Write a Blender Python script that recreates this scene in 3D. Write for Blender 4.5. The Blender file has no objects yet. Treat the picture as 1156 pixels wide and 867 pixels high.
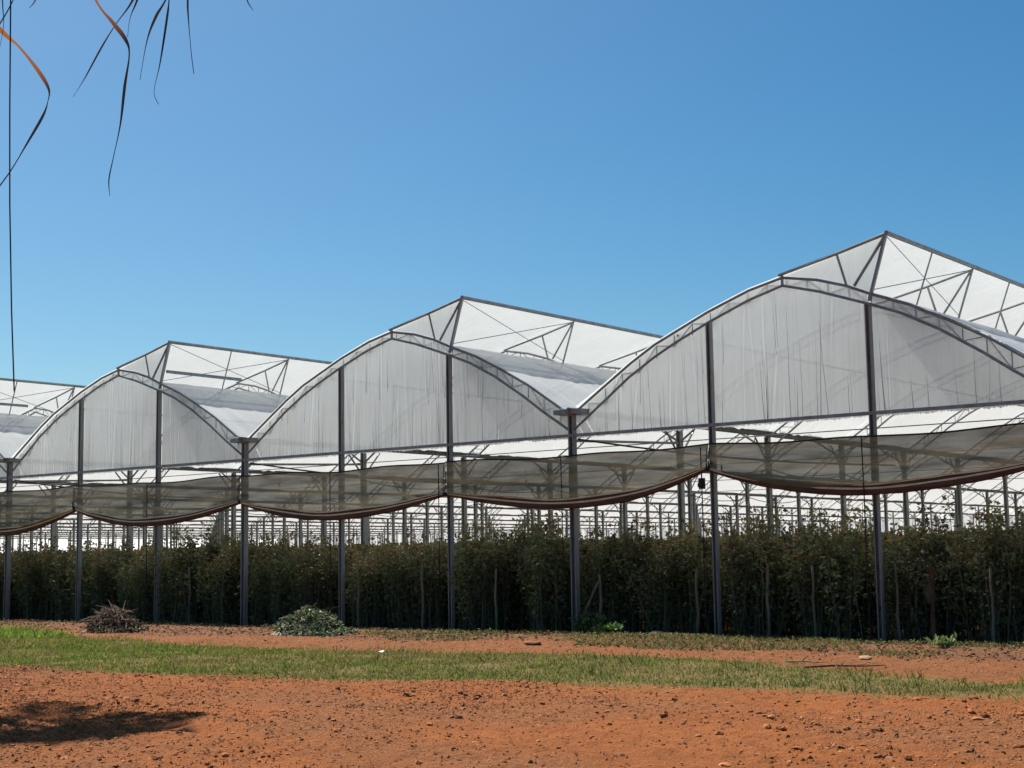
import bpy, math, random
import numpy as np
from mathutils import Vector, Matrix

rng = np.random.default_rng(7)
random.seed(7)
SC = bpy.context.scene
COL = SC.collection
R = math.radians

# ------------------------------------------------------------------ camera
CAM = np.array([36.366, -24.226, 1.568])
YAW, PITCH, ROLL, FPX = 0.65657, 0.11474, -0.01532, 1678.8
_f = np.array([-math.sin(YAW), math.cos(YAW), 0.0]); _r = np.array([math.cos(YAW), math.sin(YAW), 0.0]); _u = np.array([0, 0, 1.0])
F = _f*math.cos(PITCH)+_u*math.sin(PITCH); U0 = _u*math.cos(PITCH)-_f*math.sin(PITCH)
RT = _r*math.cos(ROLL)+U0*math.sin(ROLL); UP = U0*math.cos(ROLL)-_r*math.sin(ROLL)
cd = bpy.data.cameras.new('camera'); cam = bpy.data.objects.new('camera', cd); COL.objects.link(cam)
cd.sensor_fit = 'HORIZONTAL'; cd.sensor_width = 36.0; cd.lens = FPX/1156*36.0
cd.clip_start = 0.1; cd.clip_end = 6000
m = Matrix.Identity(4)
for i in range(3):
    m[i][0] = RT[i]; m[i][1] = UP[i]; m[i][2] = -F[i]; m[i][3] = CAM[i]
cam.matrix_world = m
SC.camera = cam

# ------------------------------------------------------------------ sky and sun
SUN_AZ = math.atan2(-0.94, 0.342)      # clockwise from +Y
SUN_EL = R(55)
w = bpy.data.worlds.new('World'); SC.world = w; w.use_nodes = True
nt = w.node_tree; nt.nodes.clear()
wo = nt.nodes.new('ShaderNodeOutputWorld'); bg = nt.nodes.new('ShaderNodeBackground'); sk = nt.nodes.new('ShaderNodeTexSky')
sk.sky_type = 'NISHITA'; sk.sun_disc = False; sk.sun_elevation = SUN_EL; sk.sun_rotation = SUN_AZ
sk.altitude = 1500; sk.air_density = 1.0; sk.dust_density = 3.6; sk.ozone_density = 4.0
bg.inputs['Strength'].default_value = 0.0565
hsv = nt.nodes.new('ShaderNodeHueSaturation'); hsv.inputs['Saturation'].default_value = 1.38      # clear highland air: deep blue all over
tn = nt.nodes.new('ShaderNodeMix'); tn.data_type = 'RGBA'; tn.blend_type = 'MULTIPLY'; tn.inputs[0].default_value = 1.0; tn.inputs[7].default_value = (1.0, 1.09, .93, 1)
nt.links.new(sk.outputs[0], hsv.inputs['Color']); nt.links.new(hsv.outputs[0], tn.inputs[6])
nt.links.new(tn.outputs[2], bg.inputs[0]); nt.links.new(bg.outputs[0], wo.inputs[0])
sl = bpy.data.lights.new('sun', 'SUN'); so = bpy.data.objects.new('sun', sl); COL.objects.link(so)
sl.energy = 4.9; sl.angle = R(0.53); sl.color = (1.0, 0.95, 0.87)
SUND = Vector((math.sin(SUN_AZ)*math.cos(SUN_EL), math.cos(SUN_AZ)*math.cos(SUN_EL), math.sin(SUN_EL)))
so.rotation_euler = SUND.to_track_quat('Z', 'Y').to_euler(); so.location = (0, 0, 60)
SC.view_settings.view_transform = 'Standard'; SC.view_settings.look = 'None'
SC.view_settings.exposure = 0.96; SC.view_settings.gamma = 1.0; SC.view_settings.use_curve_mapping = False
SC.render.engine = 'CYCLES'
SC.cycles.use_denoising = True
SC.cycles.max_bounces = 12; SC.cycles.transparent_max_bounces = 24; SC.cycles.transmission_bounces = 8; SC.cycles.diffuse_bounces = 5
SC.cycles.sample_clamp_indirect = 6

# ------------------------------------------------------------------ materials
def mat(name):
    mt = bpy.data.materials.new(name); mt.use_nodes = True
    n = mt.node_tree; n.nodes.clear()
    o = n.nodes.new('ShaderNodeOutputMaterial')
    return mt, n, o
def N(n, t, **kw):
    x = n.nodes.new(t)
    for k, v in kw.items(): setattr(x, k, v)
    return x
def noise(n, scale, detail=4, rough=.55, vec=None, dim='3D'):
    t = N(n, 'ShaderNodeTexNoise'); t.inputs['Scale'].default_value = scale; t.inputs['Detail'].default_value = detail; t.inputs['Roughness'].default_value = rough
    if vec is not None: n.links.new(vec, t.inputs['Vector'])
    return t.outputs['Fac']
def ramp(n, fac, stops):
    r = N(n, 'ShaderNodeValToRGB')
    while len(r.color_ramp.elements) < len(stops): r.color_ramp.elements.new(.5)
    for e, (p, c) in zip(r.color_ramp.elements, stops):
        e.position = p; e.color = c if len(c) == 4 else (*c, 1)
    n.links.new(fac, r.inputs[0]); return r.outputs[0]
def mixc(n, fac, a, b, mode='MIX'):
    x = N(n, 'ShaderNodeMix', data_type='RGBA', blend_type=mode)
    for s, v in ((x.inputs[0], fac), (x.inputs[6], a), (x.inputs[7], b)):
        if isinstance(v, (int, float)): s.default_value = v
        elif isinstance(v, tuple): s.default_value = (*v, 1) if len(v) == 3 else v
        else: n.links.new(v, s)
    return x.outputs[2]
def gcoord(n): return N(n, 'ShaderNodeNewGeometry').outputs['Position']
def ocoord(n): return N(n, 'ShaderNodeTexCoord').outputs['Object']
def vscale(n, vec, s):
    mp = N(n, 'ShaderNodeMapping'); mp.inputs['Scale'].default_value = s; n.links.new(vec, mp.inputs[0]); return mp.outputs[0]
def bump(n, h, strength, dist):
    b = N(n, 'ShaderNodeBump'); b.inputs['Strength'].default_value = strength; b.inputs['Distance'].default_value = dist
    n.links.new(h, b.inputs['Height']); return b.outputs[0]
def principled(name, stops, scale, rough=.7, metal=0.0, bstr=.3, bdist=.01, stretch=(1, 1, 1), spec=.3):
    mt, n, o = mat(name); p = N(n, 'ShaderNodeBsdfPrincipled')
    v = vscale(n, gcoord(n), stretch); h = noise(n, scale, 5, .6, v)
    n.links.new(ramp(n, h, stops), p.inputs['Base Color'])
    p.inputs['Roughness'].default_value = rough; p.inputs['Metallic'].default_value = metal; p.inputs['Specular IOR Level'].default_value = spec
    if bstr: n.links.new(bump(n, h, bstr, bdist), p.inputs['Normal'])
    n.links.new(p.outputs[0], o.inputs[0]); return mt

M = {}
M['steel'] = principled('galvanised_steel', [(.3, (.18, .205, .205)), (.7, (.31, .34, .34))], 6, .5, .3, .15, .004, (1, 1, .25), .4)
M['post'] = principled('weathered_galvanised_post', [(.25, (.19, .175, .15)), (.55, (.29, .265, .23)), (.8, (.37, .335, .29))], 5, .85, .0, .15, .004, (1, 1, .15), .35)
def post_mat():
    mt, n, o = mat('galvanised_post'); g = gcoord(n); p = N(n, 'ShaderNodeBsdfPrincipled')
    a = noise(n, 5, 5, .6, vscale(n, g, (1, 1, .15)))
    c = ramp(n, a, [(.25, (.20, .22, .22)), (.55, (.29, .315, .31)), (.8, (.37, .39, .38))])
    rust = ramp(n, noise(n, 9, 6, .7, vscale(n, g, (1, 1, .3))), [(.58, (0, 0, 0)), (.72, (1, 1, 1))])
    c = mixc(n, rust, c, (.17, .105, .065))
    sx = N(n, 'ShaderNodeSeparateXYZ'); n.links.new(g, sx.inputs[0])
    mr = N(n, 'ShaderNodeMapRange'); n.links.new(sx.outputs[2], mr.inputs[0]); mr.inputs[1].default_value = 1.7; mr.inputs[2].default_value = .1; mr.inputs[3].default_value = 0; mr.inputs[4].default_value = 1.1
    mu = N(n, 'ShaderNodeMath', operation='MULTIPLY'); n.links.new(mr.outputs[0], mu.inputs[0]); n.links.new(noise(n, 7, 5, .6, g), mu.inputs[1])
    c = mixc(n, mu.outputs[0], c, (.26, .135, .07))
    n.links.new(c, p.inputs['Base Color']); p.inputs['Roughness'].default_value = .7; p.inputs['Metallic'].default_value = .1; p.inputs['Specular IOR Level'].default_value = .3
    n.links.new(p.outputs[0], o.inputs[0]); return mt
M['post'] = post_mat()
M['dark_rope'] = principled('black_rope', [(.3, (.012, .012, .014)), (.7, (.03, .03, .032))], 40, .8)
M['wire'] = principled('grey_wire', [(.3, (.10, .10, .11)), (.7, (.2, .2, .21))], 10, .5, .4)
M['wood'] = principled('weathered_wood', [(.25, (.10, .07, .045)), (.55, (.24, .18, .12)), (.8, (.36, .29, .20))], 14, .85, 0, .5, .006, (1, 1, .1))
M['redwood'] = principled('reddish_wood', [(.3, (.09, .035, .02)), (.7, (.22, .10, .055))], 14, .85, 0, .5, .006, (1, 1, .1))
M['sack'] = principled('dusty_sackcloth', [(.3, (.085, .055, .038)), (.7, (.19, .135, .095))], 12, .95, 0, .6, .01)
M['stone'] = principled('ochre_stone', [(.3, (.20, .11, .06)), (.7, (.42, .27, .16))], 9, .9, 0, .6, .01)
M['lump'] = principled('dried_earth_lump', [(.3, (.15, .06, .03)), (.7, (.26, .11, .05))], 12, .95, 0, .6, .01)
M['paper'] = principled('white_paper', [(.3, (.62, .62, .58)), (.7, (.82, .82, .80))], 9, .8)
M['roll'] = principled('rolled_brown_net', [(.3, (.055, .030, .022)), (.7, (.13, .075, .055))], 9, .85, 0, .5, .02, (.3, 1, 3))
M['hem'] = principled('tan_hem_webbing', [(.3, (.55, .46, .29)), (.7, (.82, .72, .50))], 7, .8, 0, .2, .005, (.5, 1, 2))
M['trunk'] = principled('palm_trunk_bark', [(.3, (.07, .05, .035)), (.7, (.22, .17, .12))], 10, .95, 0, .9, .04, (1, 1, 3))
M['black'] = principled('black_plastic', [(.3, (.012, .012, .012)), (.7, (.03, .03, .03))], 10, .6)
M['pipe'] = principled('irrigation_pipe', [(.3, (.02, .02, .022)), (.7, (.05, .05, .052))], 8, .6)

def film_mat(name, trans, tlc, dif, refl, dirt_lo, streak=True):
    mt, n, o = mat(name)
    g = gcoord(n)
    a = noise(n, 1.1, 5, .6, g)
    base = ramp(n, a, [(.3, (.84, .875, .875)), (.75, (.91, .95, .965))])
    if streak:
        s = noise(n, 1.0, 4, .6, vscale(n, g, (16, 16, .45)))
        base = mixc(n, 1.0, base, ramp(n, s, [(.36, (dirt_lo, dirt_lo*.99, dirt_lo*.95)), (.52, (1, 1, 1))]), 'MULTIPLY')
    t1 = N(n, 'ShaderNodeBsdfTranslucent'); d1 = N(n, 'ShaderNodeBsdfDiffuse'); tr = N(n, 'ShaderNodeBsdfTransparent'); gl = N(n, 'ShaderNodeBsdfGlossy')
    gl.inputs['Roughness'].default_value = .22; gl.inputs['Color'].default_value = (.9, .9, .9, 1)
    tr.inputs[0].default_value = (.95, .95, .95, 1)
    tc = mixc(n, 1.0, base, (tlc, tlc, tlc*1.01), 'MULTIPLY'); dc = mixc(n, 1.0, base, (dif, dif, dif), 'MULTIPLY')
    n.links.new(tc, t1.inputs[0]); n.links.new(dc, d1.inputs[0])
    ad = N(n, 'ShaderNodeMixShader'); ad.inputs[0].default_value = refl
    n.links.new(t1.outputs[0], ad.inputs[1]); n.links.new(d1.outputs[0], ad.inputs[2])
    mx = N(n, 'ShaderNodeMixShader'); mx.inputs[0].default_value = 1-trans
    n.links.new(tr.outputs[0], mx.inputs[1]); n.links.new(ad.outputs[0], mx.inputs[2])
    fr = N(n, 'ShaderNodeFresnel'); fr.inputs[0].default_value = 1.35
    m2 = N(n, 'ShaderNodeMath', operation='MULTIPLY'); n.links.new(fr.outputs[0], m2.inputs[0]); m2.inputs[1].default_value = .5
    mg = N(n, 'ShaderNodeMixShader'); n.links.new(m2.outputs[0], mg.inputs[0]); n.links.new(mx.outputs[0], mg.inputs[1]); n.links.new(gl.outputs[0], mg.inputs[2])
    b = bump(n, noise(n, 5, 4, .6, vscale(n, g, (3, 3, .5))), .25, .03)
    for x in (t1, d1, gl): n.links.new(b, x.inputs['Normal'])
    n.links.new(mg.outputs[0], o.inputs[0]); return mt
M['roof_film'] = film_mat('roof_polythene', .11, .98, 1.02, .40, .97)
M['gable_film'] = film_mat('gable_polythene', .08, 1.03, 1.0, .20, .96)
M['gable_fold'] = film_mat('crease_shade_polythene', .0, .7, .6, .35, .9)  # darker film for the fold strips, painting the pleats' shade lines

def net_mat():
    mt, n, o = mat('shade_net_mesh'); g = gcoord(n)
    base = ramp(n, noise(n, 1.2, 5, .65, vscale(n, g, (.35, 1, 4.5))), [(.3, (.15, .14, .09)), (.5, (.27, .25, .175)), (.70, (.48, .42, .30))])
    d = N(n, 'ShaderNodeBsdfDiffuse'); t = N(n, 'ShaderNodeBsdfTranslucent'); tr = N(n, 'ShaderNodeBsdfTransparent')
    n.links.new(base, d.inputs[0]); n.links.new(base, t.inputs[0])
    a = N(n, 'ShaderNodeMixShader'); a.inputs[0].default_value = .5; n.links.new(d.outputs[0], a.inputs[1]); n.links.new(t.outputs[0], a.inputs[2])
    f = N(n, 'ShaderNodeMapRange'); n.links.new(noise(n, 2.0, 4, .6, vscale(n, g, (.5, 1, 3))), f.inputs[0])
    f.inputs[1].default_value = .3; f.inputs[2].default_value = .7; f.inputs[3].default_value = .84; f.inputs[4].default_value = .97
    x = N(n, 'ShaderNodeMixShader'); n.links.new(f.outputs[0], x.inputs[0]); n.links.new(tr.outputs[0], x.inputs[1]); n.links.new(a.outputs[0], x.inputs[2])
    n.links.new(x.outputs[0], o.inputs[0]); return mt
M['net'] = net_mat()

def leaf_mat(name, transl=.3, rough=.45, spec=.35, vary=.25):
    mt, n, o = mat(name)
    at = N(n, 'ShaderNodeAttribute'); at.attribute_name = 'col'
    oi = N(n, 'ShaderNodeObjectInfo')
    mr = N(n, 'ShaderNodeMapRange'); n.links.new(oi.outputs['Random'], mr.inputs[0]); mr.inputs[3].default_value = 1-vary; mr.inputs[4].default_value = 1+vary
    hs = N(n, 'ShaderNodeHueSaturation'); n.links.new(at.outputs['Color'], hs.inputs['Color']); n.links.new(mr.outputs[0], hs.inputs['Value'])
    p = N(n, 'ShaderNodeBsdfPrincipled'); p.inputs['Roughness'].default_value = rough; p.inputs['Specular IOR Level'].default_value = spec
    t = N(n, 'ShaderNodeBsdfTranslucent')
    n.links.new(hs.outputs[0], p.inputs['Base Color']); n.links.new(hs.outputs[0], t.inputs[0])
    a = N(n, 'ShaderNodeMixShader'); a.inputs[0].default_value = transl
    n.links.new(p.outputs[0], a.inputs[1]); n.links.new(t.outputs[0], a.inputs[2]); n.links.new(a.outputs[0], o.inputs[0]); return mt
M['leaf'] = leaf_mat('rose_leaves', .45, .5, .35, .35)
M['grass'] = leaf_mat('grass_blades', .5, .6, .2, 0)
M['litter'] = leaf_mat('dead_leaf_litter', .1, .8, .2, 0)
M['palm_leaf'] = leaf_mat('palm_leaflet', .3, .5, .3, 0)
M['clod'] = leaf_mat('earth_clods', 0, .95, .1, 0)

def ground_mat():
    mt, n, o = mat('red_earth'); g = gcoord(n)
    p = N(n, 'ShaderNodeBsdfPrincipled'); p.inputs['Roughness'].default_value = .95; p.inputs['Specular IOR Level'].default_value = .1
    big = noise(n, .45, 6, .6, g); mid = noise(n, 5, 6, .65, g); fine = noise(n, 38, 5, .7, g)
    earth = ramp(n, big, [(.30, (.205, .073, .025)), (.5, (.28, .094, .028)), (.70, (.335, .116, .034))])
    earth = mixc(n, .55, earth, ramp(n, mid, [(.30, (.17, .067, .029)), (.55, (.305, .104, .031)), (.75, (.38, .145, .050))]))
    earth = mixc(n, .45, earth, ramp(n, fine, [(.32, (.5, .48, .46)), (.55, (1, 1, 1)), (.75, (1.15, 1.15, 1.12))]), 'MULTIPLY')
    at = N(n, 'ShaderNodeAttribute'); at.attribute_name = 'zone'
    sp = N(n, 'ShaderNodeSeparateColor'); n.links.new(at.outputs['Color'], sp.inputs[0])
    soil = ramp(n, mid, [(.3, (.12, .095, .035)), (.7, (.21, .145, .055))])
    deb = ramp(n, noise(n, 11, 6, .7, g), [(.3, (.065, .036, .022)), (.5, (.15, .075, .04)), (.72, (.24, .135, .075))])
    grv = ramp(n, noise(n, 16, 5, .7, g), [(.3, (.13, .056, .026)), (.55, (.25, .098, .038)), (.75, (.33, .145, .064))])
    c = mixc(n, sp.outputs[2], earth, grv); c = mixc(n, sp.outputs[0], c, soil); c = mixc(n, sp.outputs[1], c, deb)
    n.links.new(c, p.inputs['Base Color'])
    ad = N(n, 'ShaderNodeMath', operation='MULTIPLY_ADD'); n.links.new(mid, ad.inputs[0]); ad.inputs[1].default_value = 1.6; n.links.new(fine, ad.inputs[2])
    n.links.new(bump(n, ad.outputs[0], .9, .05), p.inputs['Normal'])
    n.links.new(p.outputs[0], o.inputs[0]); return mt
M['ground'] = ground_mat()
M['hill'] = principled('far_woodland', [(.3, (.05, .075, .055)), (.7, (.10, .13, .09))], .05, .95, 0, .4, 1)

# ------------------------------------------------------------------ helpers
def tag(o, label=None, cat=None, group=None, kind=None):
    if label: o['label'] = label
    if cat: o['category'] = cat
    if group: o['group'] = group
    if kind: o['kind'] = kind
    return o
def empty(name, loc=(0, 0, 0)):
    o = bpy.data.objects.new(name, None); COL.objects.link(o); o.location = loc; o.empty_display_size = .2; return o
class MB:
    def __init__(s): s.v = []; s.f = []; s.n = 0
    def add(s, v, f):
        s.v += [tuple(map(float, x)) for x in v]; s.f += [tuple(i+s.n for i in q) for q in f]; s.n = len(s.v)
    def tube(s, pts, rad, k=8, cap=True):
        pts = [Vector(p) for p in pts]; rr = rad if isinstance(rad, (list, tuple)) else [rad]*len(pts)
        vs = []; fs = []; up = None
        for i, p in enumerate(pts):
            d = (pts[min(i+1, len(pts)-1)]-pts[max(i-1, 0)]).normalized()
            if up is None: up = d.orthogonal().normalized()
            a = (up-d*up.dot(d)).normalized(); up = a; b = d.cross(a)
            for j in range(k):
                t = 2*math.pi*(j+.5)/k; vs.append(p+(a*math.cos(t)+b*math.sin(t))*rr[i])
        for i in range(len(pts)-1):
            for j in range(k):
                q = (j+1) % k; fs.append((i*k+j, i*k+q, (i+1)*k+q, (i+1)*k+j))
        if cap: fs.append(tuple(range(k))[::-1]); fs.append(tuple((len(pts)-1)*k+j for j in range(k)))
        s.add(vs, fs); return s
    def beam(s, a, b, w, h, up=(0, 0, 1)):
        a = Vector(a); b = Vector(b); d = (b-a).normalized(); up = Vector(up)
        x = d.cross(up)
        x = x.normalized() if x.length > 1e-4 else d.orthogonal().normalized()
        y = x.cross(d)
        vs = [e+x*sx*w/2+y*sy*h/2 for e in (a, b) for sx, sy in ((-1, -1), (1, -1), (1, 1), (-1, 1))]
        s.add(vs, [(3, 2, 1, 0), (4, 5, 6, 7), (0, 1, 5, 4), (1, 2, 6, 5), (2, 3, 7, 6), (3, 0, 4, 7)]); return s
    def prism(s, prof, z0, z1, axis='z'):
        n = len(prof)
        f = {'z': lambda p, t: (p[0], p[1], t), 'y': lambda p, t: (p[0], t, p[1])}[axis]
        vs = [f(p, z0) for p in prof]+[f(p, z1) for p in prof]
        fs = [(i, (i+1) % n, n+(i+1) % n, n+i) for i in range(n)]+[tuple(range(n))[::-1], tuple(range(n, 2*n))]
        s.add(vs, fs); return s
    def mesh(s, name, mt, smooth=False):
        me = bpy.data.meshes.new(name); me.from_pydata(s.v, [], s.f); me.materials.append(mt)
        if smooth: me.polygons.foreach_set('use_smooth', [True]*len(me.polygons))
        me.update(); return me
    def build(s, name, mt, parent=None, loc=(0, 0, 0), smooth=False):
        return link(name, s.mesh(name, mt, smooth), parent, loc)
def link(name, me, parent=None, loc=(0, 0, 0)):
    o = bpy.data.objects.new(name, me); COL.objects.link(o); o.location = loc
    if parent: o.parent = parent
    return o
def np_mesh(name, V, Fc, mt, colr=None, smooth=False, attr='col'):
    """V (n,3), Fc (m,k) faces of one size, colr (n,3) per point"""
    me = bpy.data.meshes.new(name); k = Fc.shape[1]
    me.vertices.add(len(V)); me.vertices.foreach_set('co', np.ascontiguousarray(V, np.float32).ravel())
    me.loops.add(Fc.size); me.loops.foreach_set('vertex_index', np.ascontiguousarray(Fc, np.int32).ravel())
    me.polygons.add(len(Fc)); me.polygons.foreach_set('loop_start', np.arange(0, Fc.size, k, dtype=np.int32))
    me.polygons.foreach_set('use_smooth', np.full(len(Fc), smooth))
    if colr is not None:
        ca = me.color_attributes.new(attr, 'FLOAT_COLOR', 'POINT')
        c = np.ones((len(V), 4), np.float32); c[:, :3] = colr; ca.data.foreach_set('color', c.ravel())
    me.materials.append(mt); me.update(calc_edges=True); me.validate(); return me
def unit(a): return a/np.maximum(np.linalg.norm(a, axis=-1, keepdims=True), 1e-9)
def leaves(C, size, axis, colr, width=.55, fold=.12):
    """one folded four-cornered leaf at each centre: verts, faces, colours"""
    n = len(C); a = unit(axis); b = unit(np.cross(a, rng.normal(size=(n, 3)))); c = np.cross(a, b)
    s = size[:, None]
    V = np.stack([C, C+a*s*.5+b*s*width*.5+c*s*fold, C+a*s, C+a*s*.5-b*s*width*.5+c*s*fold], 1).reshape(-1, 3)
    i = np.arange(n)[:, None]*4
    Fc = np.concatenate([i+np.array([[0, 1, 2]]), i+np.array([[0, 2, 3]])], 0)
    return V, Fc, np.repeat(colr, 4, 0)
def join(parts):
    V = []; Fc = []; Cc = []; k = 0
    for v, f, c in parts: V.append(v); Fc.append(f+k); Cc.append(c); k += len(v)
    return np.concatenate(V), np.concatenate(Fc), np.concatenate(Cc)
def pick(cols, n, jit=.18):
    cols = np.array(cols); c = cols[rng.integers(0, len(cols), n)]
    return np.clip(c*(1+rng.normal(size=(n, 1))*jit), .004, 1)
_T = rng.random((256, 256))
def vnoise(x, y):
    xi = np.floor(x).astype(int); yi = np.floor(y).astype(int); fx = x-xi; fy = y-yi
    fx = fx*fx*(3-2*fx); fy = fy*fy*(3-2*fy)
    g = lambda i, j: _T[i & 255, j & 255]
    return (g(xi, yi)*(1-fx)+g(xi+1, yi)*fx)*(1-fy)+(g(xi, yi+1)*(1-fx)+g(xi+1, yi+1)*fx)*fy
def fbm(x, y, o=4):
    r = 0; a = .5; t = 0
    for k in range(o): r = r+a*vnoise(x*2**k+17.3*k, y*2**k+5.1*k); t += a; a *= .5
    return r/t
def sstep(a, b, x):
    t = np.clip((x-a)/(b-a), 0, 1); return t*t*(3-2*t)

# ------------------------------------------------------------------ ground
GN = np.array([[-60, -28], [0, -15], [10, -11.6], [16.3, -10.95], [19.4, -10.9], [21.6, -10.7], [23.6, -10.1], [25.1, -9.5], [26.6, -9.2], [28.3, -8.9], [29.6, -8.95], [31, -8.6], [40, -8.2], [80, -8]])
GF = np.array([[-60, -2.5], [0, -2.6], [6.4, -3.2], [9, -4.4], [11.4, -5.05], [16.2, -5.4], [19.3, -5.3], [21.4, -4.9], [23.7, -4.75], [26, -5.1], [28.3, -6.0], [30.2, -6.3], [40, -6.6], [80, -7]])
def grass_mask(x, y):
    j = (fbm(x*.9, y*.9)-.5)*1.0+(fbm(x*5, y*5, 3)-.5)*.5
    near = np.interp(x, GN[:, 0], GN[:, 1]); far = np.interp(x, GF[:, 0], GF[:, 1])
    return sstep(-.25, .85, y-near+j*1.1)*sstep(-.15, .6, far-y+j*.9)
def bank_mask(x, y):
    j = (fbm(x*1.3+9, y*1.3)-.5)*1.4
    f = np.interp(x, [0, 10, 14.4, 18, 20, 22.8, 25, 27.4, 29.4, 60], [-2.6, -4.0, -3.6, -3.6, -2.9, -3.6, -3.3, -3.7, -4.0, -4.2])
    return sstep(0, .5, y-f+j*.6)*(1-sstep(-.5, .6, y+j*.4))
def rut(x, y):
    r = 0
    for c in (-11.9, -13.5, -15.2): r = r+np.exp(-((y-(c-.06*(x-24)+.45*np.sin(x*.33)))/.27)**2)*(.35+.65*sstep(.38, .55, fbm(x*.6+c, y*.6)))
    return np.clip(r, 0, 1)
def gz(x, y):
    x = np.asarray(x, float); y = np.asarray(y, float)
    h = .10*np.exp(-((y+1.9)/1.0)**2)*(0.6+.8*fbm(x*.5+3, y*.5))
    h = h+(fbm(x*.35, y*.35)-.5)*.10*sstep(-1.0, -4.0, y)
    g = grass_mask(x, y)
    out = sstep(-1.5, -3.0, y)
    h = h+(fbm(x*2.2, y*2.2, 4)-.5)*(.055*(1-.5*g))*sstep(.6, -1, y)+((fbm(x*8, y*8, 2)-.5)*.045*(1-.7*rut(x, y))+(fbm(x*17+3, y*17, 1)-.5)*.022)*(1-g)*out
    return h-.045*rut(x, y)*out   # wheel ruts along the track
def axis_lines(lo, a, b, hi, step, grow=1.25):
    core = list(np.arange(a, b+step/2, step)); r = []; l = []
    t = b; s = step
    while t < hi: s *= grow; t += s; r.append(min(t, hi))
    t = a; s = step
    while t > lo: s *= grow; t -= s; l.append(max(t, lo))
    return np.array(sorted(set(l+core+r)))
xs = axis_lines(-2500, 13, 34, 2500, .05); ys = axis_lines(-2500, -18, -2, 2500, .05)
X, Y = np.meshgrid(xs, ys)
Z = gz(X, Y)
far_fade = sstep(90, 60, np.hypot(X-20, Y+5)); Z = Z*far_fade
V = np.stack([X.ravel(), Y.ravel(), Z.ravel()], 1)
nx, ny = len(xs), len(ys)
i = (np.arange(ny-1)[:, None]*nx+np.arange(nx-1)[None]).ravel()[:, None]
Fc = np.concatenate([i, i+1, i+nx+1, i+nx], 1)
gm = grass_mask(X, Y).ravel(); bm_ = bank_mask(X, Y).ravel(); inside = sstep(-.3, .5, Y).ravel()
grav = (sstep(.48, .64, fbm(X*.33+2.2, Y*.5+8, 3))*sstep(-9.5, -11, Y)*(1-.8*rut(X, Y))).ravel()
strip = (sstep(-6.8, -5.6, Y).ravel()*(1-gm))*.45
zone = np.stack([gm, np.clip(np.maximum(bm_*.8, strip)+inside, 0, 1), grav], 1)
tag(link('ground', np_mesh('ground', V, Fc, M['ground'], zone, True, 'zone')), 'red earth ground', None, None, 'structure')

# distant low woodland line on the horizon
hm = MB(); vs = []; fs = []
for k in range(181):
    a = R(k*2); rr = 1500
    h = 9+16*float(fbm(np.array([k*.23]), np.array([3.0]))[0])+6*float(fbm(np.array([k*1.3]), np.array([9.0]))[0])
    for q, z in ((0, -1), (60, h*.7), (140, h), (420, h*.3)):
        vs.append((20+(rr+q)*math.cos(a), (rr+q)*math.sin(a), z))
for k in range(180):
    for q in range(3): fs.append((k*4+q, k*4+q+1, k*4+q+5, k*4+q+4))
hm.add(vs, fs); tag(hm.build('hills', M['hill'], smooth=True), 'low wooded hills along the horizon', None, None, 'structure')

# ------------------------------------------------------------------ greenhouse
B, S, D = 9.6, 3.2, 4.107
NB0, NB1, ROWS, LAST = -12, 3, 16, 30          # spans, frame rows built one by one, rows in all
OUT_L = [(0, 4.40), (.14, 4.45), (.79, 4.87), (1.45, 5.29), (1.99, 5.59), (2.46, 5.79), (3.2, 6.10), (4.07, 6.40), (4.77, 6.555)]
OUT_R = [(4.77, 6.555), (5.45, 6.43), (6.02, 6.25), (6.45, 6.06), (7.15, 5.79), (7.85, 5.44), (8.55, 5.05), (9.0, 4.75), (9.46, 4.45), (9.6, 4.40)]
LOW = [(.06, 4.04), (.78, 4.55), (1.39, 4.98), (1.98, 5.32), (2.45, 5.55), (3.2, 5.87), (4.06, 6.19), (4.77, 6.38), (5.5, 6.18), (6.43, 5.85), (7.0, 5.63), (7.67, 5.28), (8.39, 4.82), (8.91, 4.45), (9.54, 4.04)]
PEAK = (6.825, 7.056)
ol = np.array(OUT_L); orr = np.array(OUT_R); lo_ = np.array(LOW)
def zout(u):
    return np.interp(u, np.concatenate([ol[:, 0], orr[1:, 0]]), np.concatenate([ol[:, 1], orr[1:, 1]]))
def zlow(u): return np.interp(u, lo_[:, 0], lo_[:, 1])
house = empty('greenhouse', (14.4, 0, 0))
tag(house, 'multi-span greenhouse with arched white plastic roofs, open ridge vents and grey steel posts', 'greenhouse')
OFF = Vector((-14.4, 0, 0))
def part(mb, name, mt, loc=(0, 0, 0), parent=None, smooth=False):
    if parent is None: return mb.build(name, mt, house, Vector(loc)+OFF, smooth)
    return mb.build(name, mt, parent, loc, smooth)
def share(me, name, loc, parent=None): return link(name, me, parent or house, Vector(loc)+(OFF if parent is None else Vector()))
def onscreen(P, margin=140):
    q = np.array(P, float)-CAM; z = q@F
    if z < 1: return False
    x = 578+FPX*(q@RT)/z
    return -margin < x < 1156+margin

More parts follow.
